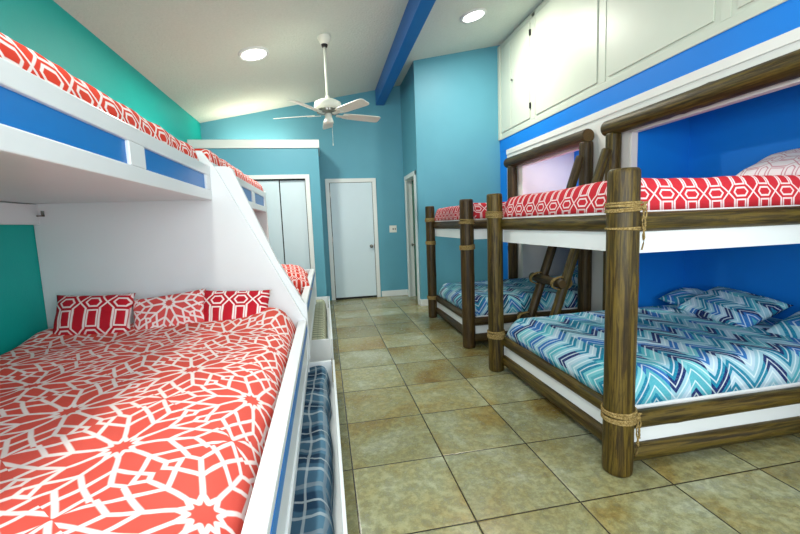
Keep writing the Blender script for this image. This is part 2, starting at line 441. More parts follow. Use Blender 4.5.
# baseboards
mb = MB(); mb.box(.93, 1.40, YB-.018, YB, 0, .10); struct('baseboard_back', mb, M['trim'], bevel=.004)
mb = MB(); mb.box(1.50, XR, YR-.018, YR, 0, .10); mb.box(1.385, 1.5, YR-.018, YR, 0, .10); struct('baseboard_return', mb, M['trim'], bevel=.004)
mb = MB(); mb.box(1.382, 1.40, 6.70, YB, 0, .10); mb.box(1.382, 1.40, 5.80, 5.88, 0, .10); struct('baseboard_passage', mb, M['trim'], bevel=.004)
# closet: front wall, side wall, top, moulding
CY = 6.13; CX = -.02
mb = MB()
mb.box(CX-.15, CX, CY, CY+.08, 0, 2.45); mb.box(XL, -1.36, CY, CY+.08, 0, 2.45); mb.box(-1.36, CX-.15, CY, CY+.08, 1.99, 2.45)
mb.box(CX-.08, CX, CY+.08, YB, 0, 2.45)
mb.box(XL, CX-.08, CY+.08, YB, 2.37, 2.45)
struct('wall_closet', mb, M['blue_wall'])
mb = MB(); mb.box(XL, CX+.02, CY-.02, CY+.05, 2.425, 2.545); mb.box(CX-.05, CX+.02, CY+.05, YB, 2.425, 2.545)
struct('trim_4', mb, M['trim'], bevel=.006)
# closet casing + doors
mb = MB(); mb.box(CX-.215, CX-.15, CY-.02, CY+.01, 0, 2.045); mb.box(-1.425, -1.36, CY-.02, CY+.01, 0, 2.045); mb.box(-1.425, CX-.15, CY-.022, CY+.01, 1.985, 2.045)
struct('trim_5', mb, M['trim'], bevel=.004)
mb = MB(); mb.box(-1.36, CX-.215, CY+.02, CY+.06, 1.965, 1.99); mb.box(-1.36, CX-.2, CY+.1, CY+.12, 0, 2.02); struct('closet_gap_shade', mb, M['dark'])  # dark strip and backing sheet, painted shade for the closet door gaps
dw = (1.36-.235)/3
for i, lab in enumerate(('flat white closet door leaf at the left end, mostly behind the far bunk', 'flat white middle closet door leaf', 'flat white closet door leaf nearest the entry door')):
    x0 = -1.36 + i*dw; mb = MB(); yy = CY + (.02 if i == 1 else .035)
    mb.box(x0+.006, x0+dw-.008, yy, yy+.03, .015, 1.972)
    d = struct('door_%d' % (3+i), mb, M['door'], bevel=.004)
# entry door
mb = MB(); mb.box(.06, .125, YB-.022, YB, 0, 2.055); mb.box(.845, .91, YB-.022, YB, 0, 2.055); mb.box(.06, .91, YB-.024, YB, 1.99, 2.055)
struct('trim_7', mb, M['trim'], bevel=.004)
mb = MB(); mb.box(.125, .845, YB-.006, YB-.001, 0, 1.99); struct('door_gap_shade', mb, M['dark'])  # dark sheet behind the slab, painted as the shadow gap round and beneath it
mb = MB(); mb.box(.135, .838, YB-.014, YB-.006, .035, 1.985); d = struct('door_1', mb, M['door'], bevel=.003)
mb = MB(); Mx = Matrix.Translation((.785, YB-.014, .90)) @ Matrix.Rotation(PI/2, 4, 'X')
mb.lathe([(.030, 0), (.030, .006), (.012, .010), (.011, .032), (.024, .040), (.029, .052), (.024, .064), (.008, .068)], 20, 0, Mx)
build('door_knob', mb, M['metal'], d, smooth=True)
for z in (.25, 1.0, 1.75):
    mb = MB(); mb.box(.122, .134, YB-.026, YB-.012, z, z+.09); build('hinge', mb, M['metal'], d)
mb = MB(); mb.box(.829, .839, YB-.018, YB-.013, .86, .94); build('latch_plate', mb, M['metal'], d)
# passage door, ajar into the green room
mb = MB(); mb.box(1.375, 1.40, 6.60, 6.67, 0, 2.05); mb.box(1.375, 1.40, 5.90, 5.97, 0, 2.05); mb.box(1.373, 1.40, 5.90, 6.67, 1.985, 2.05)
mb.box(1.40, 1.50, 6.645, 6.66, 0, 1.985); mb.box(1.40, 1.5, 5.96, 5.975, 0, 1.985); mb.box(1.40, 1.5, 5.96, 6.66, 1.975, 1.99)
struct('trim_8', mb, M['trim'], bevel=.003)
mb = MB(); mb.box(1.502, 1.538, 5.965, 6.655, .012, 1.985); d = struct('door_2', mb, M['green_door'], bevel=.003)
mb = MB(); mb.lathe([(.026, 0), (.026, .006), (.010, .010), (.010, .03), (.026, .042), (.02, .056)], 16, 0, Matrix.Translation((1.502, 6.585, .90)) @ Matrix.Rotation(-PI/2, 4, 'Y'))
build('door_knob', mb, M['metal'], d, smooth=True)
# switch plate
r = root('switch_plate', (1.178, YB, 1.18), 'small cream light switch plate with two switches on the blue back wall', 'light switch')
mb = MB(); mb.box(1.115, 1.241, YB-.007, YB, 1.12, 1.24); build('plate', mb, M['switch'], r, bevel=.002)
for x in (1.178, 1.214):
    mb = MB(); mb.box(x-.007, x+.007, YB-.016, YB-.007, 1.165, 1.195); build('toggle', mb, M['dark'], r)

# ------------------------------------------------------------------ overhead cabinets
def cz(x): return ceil_z(x) - .002
r = root('overhead_cabinet', (XR, 3, 2.463), 'run of off-white built-in cupboards high on the right wall above the log bunks', 'cabinet')
mb = MB(); mb.box(XR-.008, XR+.5, NEAR_Y+.01, YR-.002, 2.463, 3.825); build('body', mb, M['cabinet'], r)
mb = MB(); mb.box(XR-.028, XR-.008, YR-.07, YR-.002, 2.463, 3.81); mb.box(XR-.014, XR-.008, NEAR_Y+.01, YR-.07, 2.463, 2.53)
for y in (4.80, 3.52, 2.33, 1.1, 0.0): mb.box(XR-.014, XR-.008, y-.035, y+.035, 2.53, 3.81)
mb.box(XR-.014, XR-.008, NEAR_Y+.01, YR-.07, 3.755, 3.81)
build('face_frame', mb, M['cabinet'], r, bevel=.003)
def cab_door(y0, y1, knob_y, hinge_y, z0=2.56, z1=3.73):
    mb = MB(); mb.box(XR-.020, XR-.009, y0, y1, z0, z1); d = build('cabinet_door', mb, M['cabinet'], r, bevel=.003)
    if knob_y:
        k = MB(); k.lathe([(.006, 0), (.006, .012), (.014, .018), (.014, .026), (.008, .03)], 14, 0, Matrix.Translation((XR-.020, knob_y, 3.19)) @ Matrix.Rotation(-PI/2, 4, 'Y'))
        build('knob', k, M['metal'], d, smooth=True)
    if hinge_y:
        for z in (z0+.12, z1-.16):
            k = MB(); k.box(XR-.026, XR-.010, hinge_y-.012, hinge_y+.012, z, z+.07); build('hinge', k, M['dark'], d)
cab_door(4.885, 5.40, 5.34, 4.875); cab_door(5.415, 5.72, None, None)
cab_door(3.60, 4.73, None, None); cab_door(2.41, 3.44, None, None); cab_door(1.18, 2.25, None, None)

# ------------------------------------------------------------------ ceiling lights
tilt = Matrix.Rotation(-math.atan(.2), 4, 'Y')
def ceil_light(x, y, R_, label, pw=40):
    r = root('recessed_light', (x, y, ceil_z(x)), label, 'ceiling light', 'round recessed ceiling lights')
    mb = MB(); mb.lathe([(R_*.80, -.018), (R_*.97, -.022), (R_, -.012), (R_, .002)], 40, cap=False); mb.lathe([(R_*.80, -.018), (R_*.80, 0)], 40, cap=False)
    o = build('trim_ring', mb, M['trim'], r, smooth=True, matrix=Matrix.Translation((x, y, ceil_z(x))) @ tilt)
    mb = MB(); mb.lathe([(R_*.80, -.014), (R_*.6, -.019), (R_*.3, -.021), (.002, -.022)], 40, cap=False)
    build('lens', mb, M['lens'], r, smooth=True, matrix=Matrix.Translation((x, y, ceil_z(x))) @ tilt)
    l = area('recessed_lamp', (x+.005, y, ceil_z(x)-.035), (0, -math.atan(.2), 0), R_*1.5, 0, pw, (1, .97, .86), 'DISK')
ceil_light(-.645, 4.75, .165, 'round white recessed ceiling light left of the ceiling fan')
ceil_light(1.875, 4.70, .155, 'round white recessed ceiling light right of the blue beam', 30)
ceil_light(-.645, .85, .165, 'unseen round white ceiling light added as fill over the near left bunk', 20)  # this light and the next are out of view, added for fill
ceil_light(1.875, .85, .155, 'unseen round white ceiling light added as fill over the near log bunk', 9)
r = root('added_puck_light', (3.1, 4.4, 2.28), 'small round fill light added under the ceiling of the far sleeping alcove', 'light')
mb = MB(); mb.lathe([(.05, -.018), (.06, -.012), (.06, 0)], 24, 0, Matrix.Translation((3.1, 4.4, 2.28))); build('housing', mb, M['trim'], r, smooth=True)
mb = MB(); mb.lathe([(.001, -.024), (.03, -.023), (.046, -.018), (.046, -.012)], 24, 0, Matrix.Translation((3.1, 4.4, 2.28))); build('lens', mb, M['lens'], r, smooth=True)
area('alcove_fill', (3.1, 4.4, 2.245), (0, 0, 0), .1, 0, 7, (1, .92, .9), 'DISK')  # hidden puck and its lamp are added to brighten the alcove
# strip light standing on top of the closet
r = root('strip_light', (-.95, 6.55, 2.45), 'warm glowing strip light on top of the closet, hidden behind its ledge', 'light')
mb = MB(); mb.box(-1.5, -.4, 6.51, 6.59, 2.45, 2.475); build('base', mb, M['trim'], r)
mb = MB(); mb.tube([(-1.48, 6.55, 2.49), (-.42, 6.55, 2.49)], .014, 10); build('tube', mb, M['tube'], r, smooth=True)
area('strip_glow', (-.95, 6.55, 2.512), (PI, 0, 0), 1.05, .06, 6.5, (1, .78, .58))

# ------------------------------------------------------------------ ceiling fan
FX, FY, FZ = .12, 4.62, 2.50
r = root('ceiling_fan', (FX, FY, ceil_z(FX)), 'white five-blade ceiling fan on a long downrod', 'ceiling fan')
Mf = Matrix.Translation((FX, FY, 0))
zc = ceil_z(FX)
mb = MB(); mb.lathe([(.072, zc+.015), (.072, zc-.025), (.062, zc-.045), (.040, zc-.085), (.018, zc-.092)], 28, 0, Mf); build('canopy', mb, M['fan_white'], r, smooth=True)
mb = MB(); mb.lathe([(.0135, zc-.11), (.0135, 2.66)], 14, 0, Mf); build('downrod', mb, M['fan_white'], r, smooth=True)
mb = MB(); mb.lathe([(.036, zc-.088), (.03, zc-.112), (.014, zc-.116)], 18, 0, Mf); build('ball_joint', mb, M['dark'], r, smooth=True)
mb = MB(); mb.lathe([(.02, 2.70), (.03, 2.67), (.10, 2.652), (.142, 2.63), (.150, 2.60), (.150, 2.575), (.138, 2.555), (.11, 2.545)], 36, 0, Mf); build('motor_housing', mb, M['fan_white'], r, smooth=True)
mb = MB(); mb.lathe([(.12, 2.548), (.115, 2.525), (.07, 2.515)], 36, 0, Mf)
for k in range(20):
    a = 2*PI*k/20; mb.box(.108, .124, -.008, .008, 2.522, 2.548, 0, Mf @ Matrix.Rotation(a, 4, 'Z'))
build('vent_ring', mb, M['metal'], r)
mb = MB(); mb.lathe([(.03, 2.52), (.035, 2.50), (.040, 2.47), (.052, 2.43), (.055, 2.415), (.045, 2.405)], 24, 0, Mf); build('switch_housing', mb, M['fan_white'], r, smooth=True)
mb = MB()
for i in range(26): mb.lathe([(.001, -.0035), (.004, 0), (.001, .0035)], 6, 0, Matrix.Translation((FX+.035, FY, 2.405-i*.0085)))
mb.lathe([(.002, -.02), (.006, -.01), (.004, .008)], 8, 0, Matrix.Translation((FX+.035, FY, 2.405-26*.0085))); build('pull_chain', mb, M['fan_white'], r, smooth=True)
for a in (90, 18, -54, -126, 162):
    Mb = Mf @ Matrix.Translation((0, 0, 2.503)) @ Matrix.Rotation(math.radians(a), 4, 'Z') @ Matrix.Rotation(math.radians(-15), 4, 'X')
    pts = []
    prof = [(.17, .045), (.24, .056), (.40, .062), (.56, .066), (.605, .062), (.625, .045)]
    pts = [(x, y) for x, y in prof] + [(x, -y) for x, y in reversed(prof)]
    mb = MB(); mb.prism(pts, 'z', -.004, .004); mb.v = [tuple(Mb @ Vector(p)) for p in mb.v]
    bl = build('fan_blade', mb, M['fan_white'], r, bevel=.002)
    mb = MB(); mb.prism([(.09, .016), (.16, .018), (.20, .040), (.235, .030), (.21, 0), (.235, -.030), (.20, -.040), (.16, -.018), (.09, -.016)], 'z', -.011, -.004)
    mb.v = [tuple(Mb @ Vector(p)) for p in mb.v]; build('blade_iron', mb, M['fan_white'], bl)

# ------------------------------------------------------------------ soft goods
def prof1(a0, a1, rr, n_mid, p=2.3):
    """positions, height factor, arc length across a cushion-like profile"""
    out = []
    for k in range(9):
        t = k/8; q = rr*(1-math.cos(t*PI/2)); out.append(a0+q)
    st = (a1-a0-2*rr)/n_mid
    for k in range(1, n_mid): out.append(a0+rr+st*k)
    for k in range(8, -1, -1):
        t = k/8; out.append(a1-rr*(1-math.cos(t*PI/2)))
    f = []
    for x in out:
        d = min(x-a0, a1-x); f.append(1 if d >= rr else max(0, 1-(1-d/rr)**p)**(1/p))
    return out, f
def quilt(name, x0, x1, y0, y1, z0, z1, rr, mat, label, cat, group=None, amp=.008, fn=None, freq=3.0, seed=0, rot_uv=False, nx=50, ny=50, u_off=0, v_off=0, turn=False):
    xs, fx_ = prof1(x0, x1, rr, nx); ys, fy_ = prof1(y0, y1, rr, ny); h = z1-z0
    def arc(ps, f):
        a = [0]
        for i in range(1, len(ps)): a.append(a[-1]+math.hypot(ps[i]-ps[i-1], (f[i]-f[i-1])*h))
        mid = len(ps)//2; off = a[mid]-ps[mid]; return [q-off for q in a]
    ax, ay = arc(xs, fx_), arc(ys, fy_)
    mb = MB(); mb.uv = []; nxx, nyy = len(xs), len(ys)
    for j, y in enumerate(ys):
        for i, x in enumerate(xs):
            f = fx_[i]*fy_[j]; p = Vector((x*freq+seed, y*freq, seed*.7))
            wv = noise.noise(p) + .5*noise.noise(p*2.7+Vector((3, 1, 4))) + .25*noise.noise(p*6.1)
            z = z0 + h*f + amp*wv*min(1, f*1.2)
            if fn: z += fn(x, y)*f
            dx = dy = 0
            s_ = amp*.9*noise.noise(Vector((x*5+seed, y*5, 9.3)))
            if i < 6: dx = -s_
            if i > nxx-7: dx = s_
            if j < 6: dy = -s_
            if j > nyy-7: dy = s_
            mb.v.append((x+dx, y+dy, z)); uvv = (ax[i]+u_off, ay[j]+v_off); mb.uv.append(uvv if not rot_uv else (uvv[1], uvv[0]))
    for j in range(nyy-1):
        for i in range(nxx-1):
            a = j*nxx+i; mb.f.append((a, a+1, a+1+nxx, a+nxx)); mb.mi.append(0)
    rim = [i for i in range(nxx)] + [j*nxx+nxx-1 for j in range(1, nyy)] + [(nyy-1)*nxx+i for i in range(nxx-2, -1, -1)] + [j*nxx for j in range(nyy-2, 0, -1)]
    mb.f.append(tuple(reversed(rim))); mb.mi.append(0)
    o = build(name, mb, mat, smooth=True, recalc=False)
    if turn:                       # the long side hangs with the pattern running along it
        L = o.data.uv_layers['uv'].data
        for p in o.data.polygons:
            if len(p.vertices) == 4 and max(v_ % nxx for v_ in p.vertices) < 9:
                for li in p.loop_indices:
                    a = L[li].uv.copy(); L[li].uv = (a[1], a[0] + .055)
    return props(o, label, cat, group)
def mattress(x0, x1, y0, y1, z0, z1, label, group=None):
    mb = MB(); mb.box(x0, x1, y0, y1, z0, z1)
    return props(build('mattress', mb, M['mattress'], bevel=.02), label, 'mattress', group)
def pillow(name, loc, rot, w_, d_, t_, mat, label, group=None, seed=0, u0=0, v0=0):
    n = 22; mb = MB(); mb.uv = []
    def th(a, b): return max(0, (1-abs(a)**2.6))**.55 * max(0, (1-abs(b)**2.6))**.55
    for sgn in (1, -1):
        for j in range(n+1):
            for i in range(n+1):
                a, b = -1+2*i/n, -1+2*j/n
                pin = 1-.07*(1-abs(a)**2)*abs(b)**6; pin2 = 1-.07*(1-abs(b)**2)*abs(a)**6
                x, y = a*w_/2*pin2, b*d_/2*pin
                wv = noise.noise(Vector((a*2.3+seed, b*2.3, sgn)))*.16 + noise.noise(Vector((a*6+seed, b*6, sgn)))*.05
                z = sgn*t_/2*th(a, b)*(1+wv)
                mb.v.append((x, y, z)); mb.uv.append((x+u0, y+v0))
    N1 = (n+1)**2
    for s_ in (0, 1):
        for j in range(n):
            for i in range(n):
                a = s_*N1+j*(n+1)+i; q = (a, a+1, a+n+2, a+n+1); mb.f.append(q if s_ == 0 else q[::-1]); mb.mi.append(0)
    me_m = Matrix.Translation(loc) @ Matrix.Rotation(rot[2], 4, 'Z') @ Matrix.Rotation(rot[1], 4, 'Y') @ Matrix.Rotation(rot[0], 4, 'X')
    o = build(name, mb, mat, smooth=True, matrix=me_m, recalc=False)
    bm = bmesh.new(); bm.from_mesh(o.data); bmesh.ops.remove_doubles(bm, verts=bm.verts, dist=1e-5); bm.to_mesh(o.data); bm.free()
    return props(o, label, 'pillow', group)

# ------------------------------------------------------------------ left: built-in white bunks
FXX = -.73                 # outer face of the upper bunk
def fascia(r, y0, y1, z0, z1, panels, pname='fascia'):
    """upper guard board with recessed blue panels"""
    t = .07; xo = FXX; xi = FXX-t
    zb, zt = z0+.065, z1-.065
    mb = MB(); mb.box(xi, xo, y0, y1, z0, zb); mb.box(xi, xo, y0, y1, zt, z1)
    edges = [y0] + [q for p in panels for q in p] + [y1]
    for k in range(0, len(edges), 2): mb.box(xi, xo, edges[k], edges[k+1], zb, zt)
    f = build(pname, mb, M['bunk'], r, bevel=.004)
    for a, b in panels:
        mb = MB(); mb.box(xi+.01, xo-.014, a, b, zb, zt); props(build('panel_or_shadow_strip', mb, M['panel_blue'], f), 'bright blue recessed panel')
    return f
def bed_rail(r, y0, y1, ztop, zbot=.29, x=-.16, blue=True):
    mb = MB(); mb.box(x-.062, x-.004, y0, y1, ztop-.035, ztop); mb.box(x-.055, x-.012, y0, y1, zbot, ztop-.035)
    mb.box(x-.05, x-.004, y0, y1, zbot, zbot+.05); mb.box(x-.05, x-.004, y0, y0+.06, zbot+.05, ztop-.035); mb.box(x-.05, x-.004, y1-.06, y1, zbot+.05, ztop-.035)
    f = build('side_rail', mb, M['bunk'], r, bevel=.004)
    mb = MB(); mb.box(x-.02, x-.002, y0+.005, y1-.005, ztop-.085, ztop-.036); props(build('panel_or_shadow_strip', mb, M['panel_blue'], f), 'blue strip painted in as the shadow line below the rail cap')  # blue strip stands in for the shadow line under the cap
B1 = root('bunk_bed', (XL+.8, 1.75, 0), 'nearest built-in white bunk bed on the left wall, with a sloping white end panel', 'bunk bed', 'white built-in bunks along the left wall')
Y0 = .50
fascia(B1, Y0, 2.90, 1.475, 1.70, [(Y0+.1, 1.76), (1.90, 2.80)])
mb = MB(); mb.box(XL+.002, FXX-.07, Y0, 2.90, 1.48, 1.52); build('upper_deck', mb, M['bunk'], B1)
mb = MB(); mb.box(XL+.002, XL+.04, Y0, 2.90, 1.35, 1.475); build('wall_ledger', mb, M['bunk'], B1, bevel=.003)
mb = MB(); mb.box(XL+.04, XL+.075, 2.875, 2.895, 1.40, 1.408); mb.box(XL+.067, XL+.075, 2.875, 2.895, 1.40, 1.435); build('corner_bracket', mb, M['metal'], B1)
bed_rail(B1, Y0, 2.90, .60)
mb = MB(); mb.box(XL+.002, -.215, Y0, 2.90, .29, .33); build('lower_deck', mb, M['bunk'], B1)
# end panel with the long diagonal cut, 2.90 < y < 2.94
mb = MB(); mb.prism([(XL+.002, .02), (-.168, .02), (-.168, .60), (-.182, .617), (-.697, 1.688), (-.775, 1.80), (XL+.002, 1.80)], 'y', 2.90, 2.935)
build('end_panel', mb, M['bunk'], B1, bevel=.004)
mb = MB(); mb.prism([(-.25, .29), (-.157, .29), (-.157, .705), (-.178, .722), (-.345, 1.046), (-.60, 1.690), (-.635, 1.705), (-.72, 1.705), (-.72, 1.60), (-.30, .62)], 'y', 2.935, 2.985)
build('diagonal_trim', mb, M['bunk'], B1, bevel=.004)
mb = MB(); mb.box(XL+.02, -.76, Y0, Y0+.03, 0, 1.475); mb.box(XL+.02, -.17, Y0, Y0+.03, 0, .29); build('foot_panel', mb, M['bunk'], B1)

B2 = root('bunk_bed', (XL+.8, 4.2, 0), 'far built-in white bunk bed between the sloping panel and the closet', 'bunk bed', 'white built-in bunks along the left wall')
fascia(B2, 2.99, 5.50, 1.49, 1.74, [(3.08, 4.50), (4.66, 5.38)])
mb = MB(); mb.box(XL+.002, FXX-.07, 2.99, 5.50, 1.50, 1.54); build('upper_deck', mb, M['bunk'], B2)
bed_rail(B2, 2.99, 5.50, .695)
mb = MB(); mb.box(XL+.002, -.215, 2.99, 5.50, .29, .33); build('lower_deck', mb, M['bunk'], B2)
mb = MB(); mb.prism([(XL+.002, 0), (-.17, 0), (-.17, .695), (-.62, .695), (-.73, .9), (-.73, 1.76), (XL+.002, 1.76)], 'y', 5.505, 5.55); build('end_panel', mb, M['bunk'], B2, bevel=.004)

# bedding, left
mattress(XL+.03, -.24, Y0+.05, 2.88, .332, .50, 'white mattress under the coral rosette quilt of the near lower bunk')
def bump1(x, y):
    a = .035*math.exp(-((y-2.72)/.14)**2)
    return a - .02*max(0, (x+.55))/.3 + .055*math.exp(-((y-2.66)/.16)**2-((x+.36)/.14)**2) + .03*math.exp(-((y-2.6)/.15)**2-((x+1.7)/.12)**2)
quilt('quilt', XL+.012, -.226, Y0+.04, 2.89, .47, .675, .16, M['rosette'], 'coral quilt with white star rosettes on the near lower bunk', 'quilt', amp=.011, fn=bump1, seed=3, nx=60, ny=90)
pg = 'cushions against the white end panel'
pillow('pillow', (-1.40, 2.66, .785), (math.radians(70), math.radians(2), math.radians(-2)), .44, .27, .13, M['trellis_p'], 'small crimson pillow with white hexagon trellis, leftmost of the three on the near bunk', pg, 1, .05, .02)
pillow('pillow', (-.985, 2.69, .765), (math.radians(66), math.radians(-5), math.radians(6)), .44, .25, .12, M['rosette_pillow'], 'small coral pillow with white star rosette, middle of the three on the near bunk', pg, 4, .2, .16)
pillow('pillow', (-.60, 2.71, .76), (math.radians(64), math.radians(3), math.radians(-3)), .44, .25, .13, M['trellis_p'], 'small crimson trellis pillow at the right, beside the sloping edge of the end panel', pg, 7, .03, .05)
mattress(XL+.03, -.82, Y0+.05, 2.88, 1.522, 1.66, 'white mattress of the near upper bunk, under an orange-red quilt')
quilt('quilt', XL+.02, -.742, Y0+.03, 2.70, 1.690, 1.795, .05, M['trellis_l'], 'orange-red trellis quilt on the near upper bunk, against the teal wall', 'quilt', amp=.012, seed=6, nx=30, ny=90, rot_uv=True, freq=4, u_off=.105)
mattress(XL+.03, -.24, 3.03, 5.46, .332, .52, 'white mattress of the far lower bunk')
quilt('quilt', XL+.02, -.232, 3.01, 5.48, .50, .70, .10, M['trellis_l'], 'orange-red quilt on the far lower bunk behind the sloping panel', 'quilt', amp=.02, seed=11, nx=40, ny=60)
pillow('pillow', (-.40, 4.2, .745), (math.radians(12), math.radians(6), math.radians(10)), .42, .62, .24, M['trellis_s'], 'plump coral patterned pillow on the far lower bunk, seen beyond the sloping panel', None, 12)
mattress(XL+.03, -.82, 3.03, 5.46, 1.542, 1.68, 'white mattress of the far upper bunk')
quilt('quilt', XL+.02, -.742, 3.0, 5.48, 1.725, 1.845, .05, M['trellis_l'], 'orange-red trellis quilt on the far upper bunk', 'quilt', amp=.014, seed=13, nx=30, ny=80, rot_uv=True, freq=4)

# trundle drawers
def drawer(y0, y1, label, x0=-1.05, x1=.018, zt=.225, t=.022):
    r = root('trundle_drawer', ((x0+x1)/2, (y0+y1)/2, 0), label, 'drawer', 'white trundle drawers under the left bunks')
    mb = MB(); mb.box(x0, x1, y0+t, y1-t, .03, .05); build('bottom', mb, M['bunk'], r)
    mb = MB(); mb.box(x1-.016, x1, y0, y1, .02, zt); build('front_panel', mb, M['bunk'], r, bevel=.003)
    mb = MB(); mb.box(x0, x0+t, y0, y1, .02, zt); build('back_panel', mb, M['bunk'], r)
    for a in (y0, y1-t):
        mb = MB(); mb.box(x0+t, x1-t, a, a+t, .02, zt); build('end_panel', mb, M['bunk'], r, bevel=.003)
    for yy in (y0+.12, y1-.12):
        for xx in (x0+.1, x1-.1):
            mb = MB(); mb.tube([(xx-.01, yy, .021), (xx+.01, yy, .021)], .021, 14); build('caster', mb, M['dark'], r, smooth=True)
    return r
drawer(.58, 3.07, 'near long white trundle drawer, pulled out a little, holding the blue plaid blanket')
drawer(3.66, 5.98, 'far white trundle drawer beside the closet, holding the pale ribbed blanket')
quilt('blanket', -.98, -.035, .66, 3.02, .055, .215, .05, M['plaid'], 'rumpled blue and grey plaid blanket in the near trundle drawer', 'blanket', amp=.022, seed=21, nx=40, ny=70, freq=5)
quilt('blanket', -.98, -.035, 3.78, 5.93, .055, .20, .06, M['rib'], 'pale grey-green ribbed blanket in the far trundle drawer', 'blanket', amp=.006, seed=24, nx=24, ny=50)

# ------------------------------------------------------------------ right: log bunks
def log(name, p0, p1, rad, mat, parent, seed=0, seg=20, knots=3, label=None, taper=0):
    p0, p1 = Vector(p0), Vector(p1); L = (p1-p0).length; d = (p1-p0).normalized()
    q = d.to_track_quat('Z', 'Y').to_matrix().to_4x4(); rnd = random.Random(seed)
    kn = [(rnd.uniform(.1, .9)*L, rnd.uniform(0, 2*PI)) for _ in range(knots)]
    n = max(10, int(L/.05)); rows = []
    ts = [0, .006/L, .014/L] + [(.03 + (L-.06)*k/n)/L for k in range(n+1)] + [1-.014/L, 1-.006/L, 1]
    fr = [.86, .95, .99] + [1]*(n+1) + [.99, .95, .86]
    mb = MB(); vs = []
    for t, f in zip(ts, fr):
        for k in range(seg):
            a = 2*PI*k/seg
            rr = rad*f*(1 + .035*noise.noise(Vector((math.cos(a)*.8+seed, math.sin(a)*.8, t*L*2.2))) + .03*noise.noise(Vector((seed*1.7, t*L*1.3, 0)))) * (1-taper*t)
            for kz, ka in kn:
                da = math.atan2(math.sin(a-ka), math.cos(a-ka)); rr += rad*.09*math.exp(-((t*L-kz)/.03)**2-(da/.45)**2)
            vs.append((rr*math.cos(a), rr*math.sin(a), t*L))
    R_ = len(ts); fs = []
    for i in range(R_-1):
        for k in range(seg): fs.append((i*seg+k, i*seg+(k+1) % seg, (i+1)*seg+(k+1) % seg, (i+1)*seg+k))
    mb.add(vs, fs, 0); o = len(mb.v)
    mb.f.append(tuple(reversed(range(seg)))); mb.mi.append(1); mb.f.append(tuple((R_-1)*seg+k for k in range(seg))); mb.mi.append(1)
    ob = build(name, mb, [mat, M['log_end']], parent, smooth=True, matrix=Matrix.Translation(p0) @ q)
    for p in ob.data.polygons:
        if p.material_index == 1: p.use_smooth = False
    if label: ob['label'] = label
    return ob
def lashing(parent, c, rad, z, turns=4, rr=.007, tail=0, side=1, axis=None):
    """coils of rope round a post; axis None = vertical"""
    mb = MB(); rnd = random.Random(int(z*1000)+int(c[1]*100))
    for k in range(turns):
        zz = z + (k-(turns-1)/2)*rr*1.75; tl = rnd.uniform(-.004, .004); n = 28
        pts = []
        for i in range(n):
            a = 2*PI*i/n; R_ = rad + rr*.7
            p = Vector((R_*math.cos(a), R_*math.sin(a), tl*math.cos(a)*1.5 + (zz-z)))
            pts.append(p)
        if axis is not None:
            q = Vector(axis).normalized().to_track_quat('Z', 'Y').to_matrix(); pts = [q @ p for p in pts]
        mb.tube([Vector((c[0], c[1], z)) + p for p in pts], rr, 7, 0, True)
    if tail:
        a = -.75; bx, by = c[0]+side*(rad+.012)*math.cos(a), c[1]+(rad+.012)*math.sin(a)
        for s_ in range(3):
            pts = [(bx+.006*s_, by-.004*s_, z+.02)]
            for i in range(1, 9): pts.append((bx+.004*math.sin(i*1.3+s_*2)+.005*s_, by-.004*math.cos(i*1.1+s_), z+.02-tail*i/8*(1-.2*s_)))
            mb.tube(pts, rr*.75, 6)
        mb.lathe([(.004, -.012), (.012, -.006), (.013, .004), (.006, .012)], 10, 0, Matrix.Translation((bx, by, z-.005)))
    return build('rope_lashing', mb, M['rope'], parent, smooth=True)

PX = 1.37
def log_bunk(yn, yf, hn, hf, label, pr, seed, mats, xb):
    """yn/yf = near and far foot posts, hn/hf = near and far head posts"""
    r = root('log_bunk_bed', (PX+.7, (yn+yf)/2, 0), label, 'bunk bed', 'log bunk beds along the right wall')
    lm = mats
    log('foot_post', (PX, yn, 0), (PX, yn, 1.478), pr, lm[0], r, seed+1, 28, 4)
    log('foot_post', (PX, yf, 0), (PX, yf, 1.478), pr*.92, lm[1], r, seed+2, 24, 4)
    HX = XR-.075
    log('head_post', (HX, hn, 0), (HX, hn, 2.01), .066, lm[0], r, seed+3, 20, 4)
    log('head_post', (HX, hf, 0), (HX, hf, 2.01), .066, lm[0], r, seed+4, 20, 4)
    log('head_rail', (HX+.005, max(hf, hn)+(.14 if seed > 50 else .10), 2.068), (HX+.005, min(hf, hn)-(.03 if seed > 50 else .14), 2.068), .072, lm[0], r, seed+5, 22, 6)
    for k, (yy, ys) in enumerate(((yn, 1), (yf, -1))):
        y_ = yy + ys*.0
        log('end_rail', (PX+pr*.6, y_, 1.232), (HX+.02, y_, 1.232), .047, lm[0], r, seed+10+k, 18, 3)
        log('end_rail', (PX+pr*.6, y_, .257), (HX+.02, y_, .257), .043, lm[0], r, seed+20+k, 18, 3)
        log('end_rail', (PX+pr*.6, y_, .088), (HX+.02, y_, .088), .045, lm[1], r, seed+30+k, 18, 3)
        for z0, z1 in ((1.085, 1.235), (.09, .26)):
            mb = MB(); mb.box(PX+.02, HX, y_+ys*.012-.008, y_+ys*.012+.008, z0, z1); props(build('end_board', mb, M['bunk'], r), 'white painted board between the logs')
    for k, (z, rr) in enumerate(((1.232, .047), (.257, .043), (.088, .045))):
        log('side_rail', (PX+.07, yn+pr*.2, z), (PX+.07, yf-pr*.2, z), rr, lm[k % 2], r, seed+40+k, 18, 3)
    for z0, z1 in ((1.085, 1.235), (.09, .26)):
        mb = MB(); mb.box(PX+.066, PX+.080, yn+.02, yf-.02, z0, z1); props(build('side_board', mb, M['bunk'], r), 'white painted board between the logs')
    for z in (1.185, .19):
        mb = MB(); mb.box(PX+.085, xb-.01, yn+.03, yf-.03, z, z+.03); build('bed_deck', mb, M['bunk'], r)
    return r
